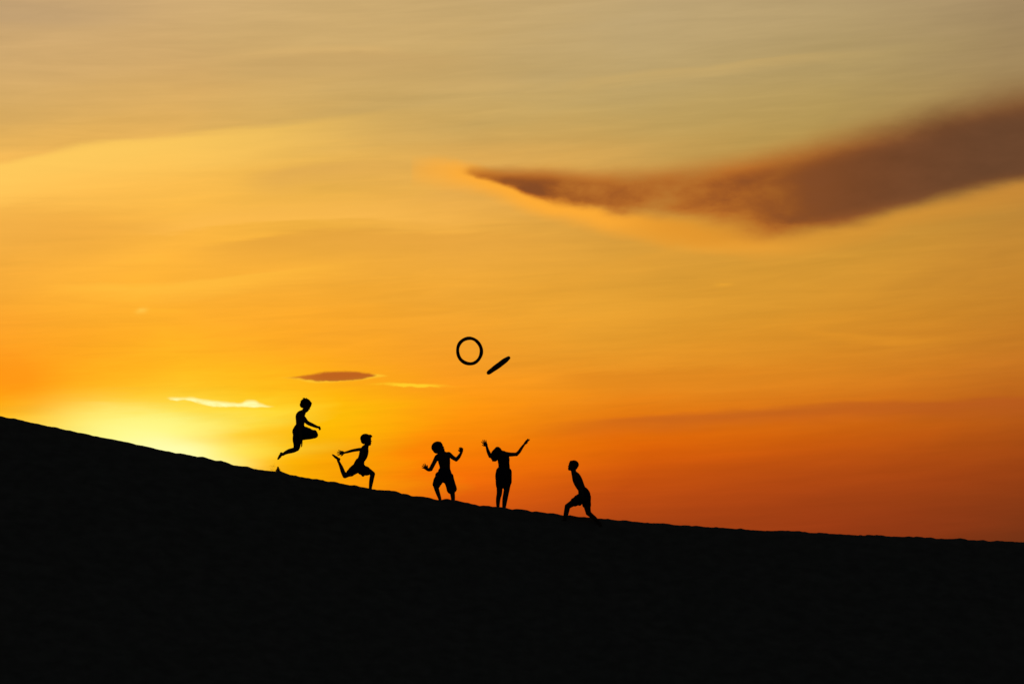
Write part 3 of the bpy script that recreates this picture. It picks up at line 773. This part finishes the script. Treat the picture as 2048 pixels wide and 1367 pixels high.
# ---- fifth child: lunging uphill, leaning back to look up
f = Fig(1100, 900, 8.54, -0.22)
base = f.p(500, 1230)
root = person(base, 'short haired child in a wide lunge facing uphill, chin lifted, lowest on the slope')
bm = Shape()
f.chain(bm, [(412,395,0,42,1.1),(442,440,0,66,1.45),(470,510,0,80,1.4),(505,590,0,74,1.35),(545,665,0,66,1.35),(582,740,0,82,1.2),(600,800,0,80,1.1)])
f.chain(bm, [(400,335,0,42,1),(408,385,0,40,1),(435,430,0,46,1)])
F = head_frame(f.p(392,262), 0.215, 14, -1)
head(bm, F)
f.chain(bm, [(455,450,-0.12,34,1),(485,530,-0.15,28,1),(520,605,-0.16,24,1),(545,680,-0.18,22,1),(560,745,-0.20,15,1)])
hand(bm, f.p(560,742,-0.20), Vector((0.1, 0, -1)), Vector((-1, 0, 0)), 0.12, (8, 8, 8, 8), 5)
f.chain(bm, [(455,450,0.12,34,1),(485,530,0.15,28,1),(522,610,0.16,24,1),(555,690,0.16,22,1),(585,760,0.15,15,1)])
hand(bm, f.p(585,757,0.15), Vector((0.15, 0, -1)), Vector((-1, 0, 0)), 0.12, (8, 8, 8, 8), 5)
f.chain(bm, [(555,800,-0.07,76,1),(460,852,-0.08,66,1),(380,905,-0.08,54,1),(300,955,-0.08,44,1)])
f.chain(bm, [(298,960,-0.08,44,1),(285,1030,-0.08,42,1),(270,1100,-0.08,37,1),(258,1150,-0.08,27,1),(250,1190,-0.08,22,1)])
foot(bm, f.p(250,1190,-0.08), f.p(275,1215,-0.08), f.p(150,1210,-0.08), Vector((0, 0, -1)))
f.chain(bm, [(605,800,0.06,80,1),(628,900,0.06,64,1),(640,990,0.04,52,1),(655,1065,0.02,42,1)])
f.chain(bm, [(656,1070,0.02,41,1),(715,1120,-0.02,36,1),(775,1170,-0.06,31,1),(840,1240,-0.10,24,1),(865,1275,-0.12,21,1)])
foot(bm, f.p(865,1275,-0.12), f.p(890,1285,-0.14), f.p(800,1335,-0.14), Vector((0.2, 0, -1)))
finish('body', bm, SKIN, root, base, voxel=0.005)
bm = Shape(); hair_cap(bm, F, 0.985, -0.02, 14, 0.03, 0.0, 9)
finish('hair', bm, HAIR, root, base, 0.005)
bm = Shape()
f.chain(bm, [(560,690,0,76,1.3),(586,750,0,90,1.2),(590,820,0,92,1.1)], caps=False)
f.chain(bm, [(560,798,-0.07,84,1),(470,850,-0.08,74,1),(420,882,-0.08,66,1.1)], caps=False)
f.chain(bm, [(604,790,0.06,84,1),(622,880,0.06,72,1),(626,930,0.06,66,1.05)], caps=False)
f.chain(bm, [(520,860,0,60,1),(505,925,0,18,1.4)])
finish('shorts', bm, CLOTH_B, root, base, 0.006, 1, (0.010, 22), grow=0.005)

# ------------------------------------------------------------------ the two thrown rings
def ring(name, label, centre, R1, r1, M, seed, squash=1.0):
    bm = bmesh.new(); rd = random.Random(seed); NS, NT = 96, 16
    ph = rd.uniform(0, 6)
    rows = []
    for k in range(NS):
        a = 2 * math.pi * k / NS
        rr = R1 * (1 + 0.005 * math.cos(2 * a + ph) + 0.006 * math.cos(5 * a + ph * 2))
        tr = r1 * (1 + 0.05 * math.cos(3 * a + ph) + 0.04 * math.cos(7 * a))
        row = []
        for j in range(NT):
            b = 2 * math.pi * j / NT
            tread = 1 + (0.02 if (k % 4 < 2 and abs(math.sin(b)) < 0.8 and math.cos(b) > 0.2) else 0)
            q = rr + tr * tread * math.cos(b)
            v = Vector((q * math.cos(a) * squash, q * math.sin(a), tr * tread * math.sin(b)))
            row.append(bm.verts.new(M @ v))
        rows.append(row)
    for k in range(NS):
        A_, B_ = rows[k], rows[(k + 1) % NS]
        for j in range(NT):
            bm.faces.new((A_[j], B_[j], B_[(j + 1) % NT], A_[(j + 1) % NT]))
    bmesh.ops.recalc_face_normals(bm, faces=bm.faces[:])
    me = bpy.data.meshes.new(name); bm.to_mesh(me); bm.free()
    for p in me.polygons: p.use_smooth = True
    me.materials.append(RUBBER)
    o = bpy.data.objects.new(name, me); o.location = centre; COL.objects.link(o)
    o['label'] = label; o['category'] = 'ring'; o['group'] = 'rings tossed into the air'
    return o
fr = Fig(890, 650, 11.39)
u = fr.u
# faces the camera, turned a little about its upright axis
M1 = Matrix.Rotation(math.radians(7), 3, 'Y') @ Matrix.Rotation(math.radians(24), 3, 'Z') @ Matrix.Rotation(math.radians(90), 3, 'X')
ring('ring', 'black ring seen nearly face on as an open circle high above the children', fr.p(558, 588), 295 * u, 39 * u, M1, 2)
# almost edge on, its long axis rising to the right
tilt = math.radians(37)
M2 = Matrix.Rotation(-tilt, 3, 'Y') @ Matrix.Rotation(math.radians(11), 3, 'X')
ring('ring', 'black ring seen edge on as a slanting bar, tumbling beside the open one', fr.p(1218, 915, -0.3), 292 * u, 38 * u, M2, 5)

# ------------------------------------------------------------------ sand kicked up by the leaping child
rd = random.Random(4)
bm = bmesh.new()
def grain(p, r):
    M = Matrix.Translation(p) @ Matrix.Rotation(rd.uniform(0, 6), 4, Vector((rd.random(), rd.random(), rd.random() + .1)).normalized()) @ Matrix.Diagonal((r, r * rd.uniform(.5, 1), r * rd.uniform(.5, 1), 1))
    bmesh.ops.create_icosphere(bm, subdivisions=1, radius=1.0, matrix=M)
for k in range(1300):
    t = rd.random() ** 1.4
    x = 556 + rd.gauss(0, 1) * 2.9 * (1.12 - t); y = 945 - 12.5 * t
    grain(W(x, y, rd.uniform(0.0, 0.12)), rd.uniform(0.0028, 0.007) * (1.2 - 0.5 * t))
for k in range(70):
    x = 544 + rd.gauss(0, 1) * 3.2; y = 943 - abs(rd.gauss(0, 1)) * 6.5
    grain(W(x, y, rd.uniform(0.0, 0.15)), rd.uniform(0.002, 0.0045))
for k in range(16):
    grain(W(548 + rd.gauss(0, 2.4), 931.5 + rd.gauss(0, 1.3), rd.uniform(0.0, 0.1)), rd.uniform(0.003, 0.005))
me = bpy.data.meshes.new('kicked_up_sand'); bm.to_mesh(me); bm.free(); me.materials.append(GRAIN)
o = bpy.data.objects.new('kicked_up_sand', me); COL.objects.link(o)
o['kind'] = 'stuff'; o['label'] = 'puff of loose sand kicked up below the leaping child'; o['category'] = 'sand'
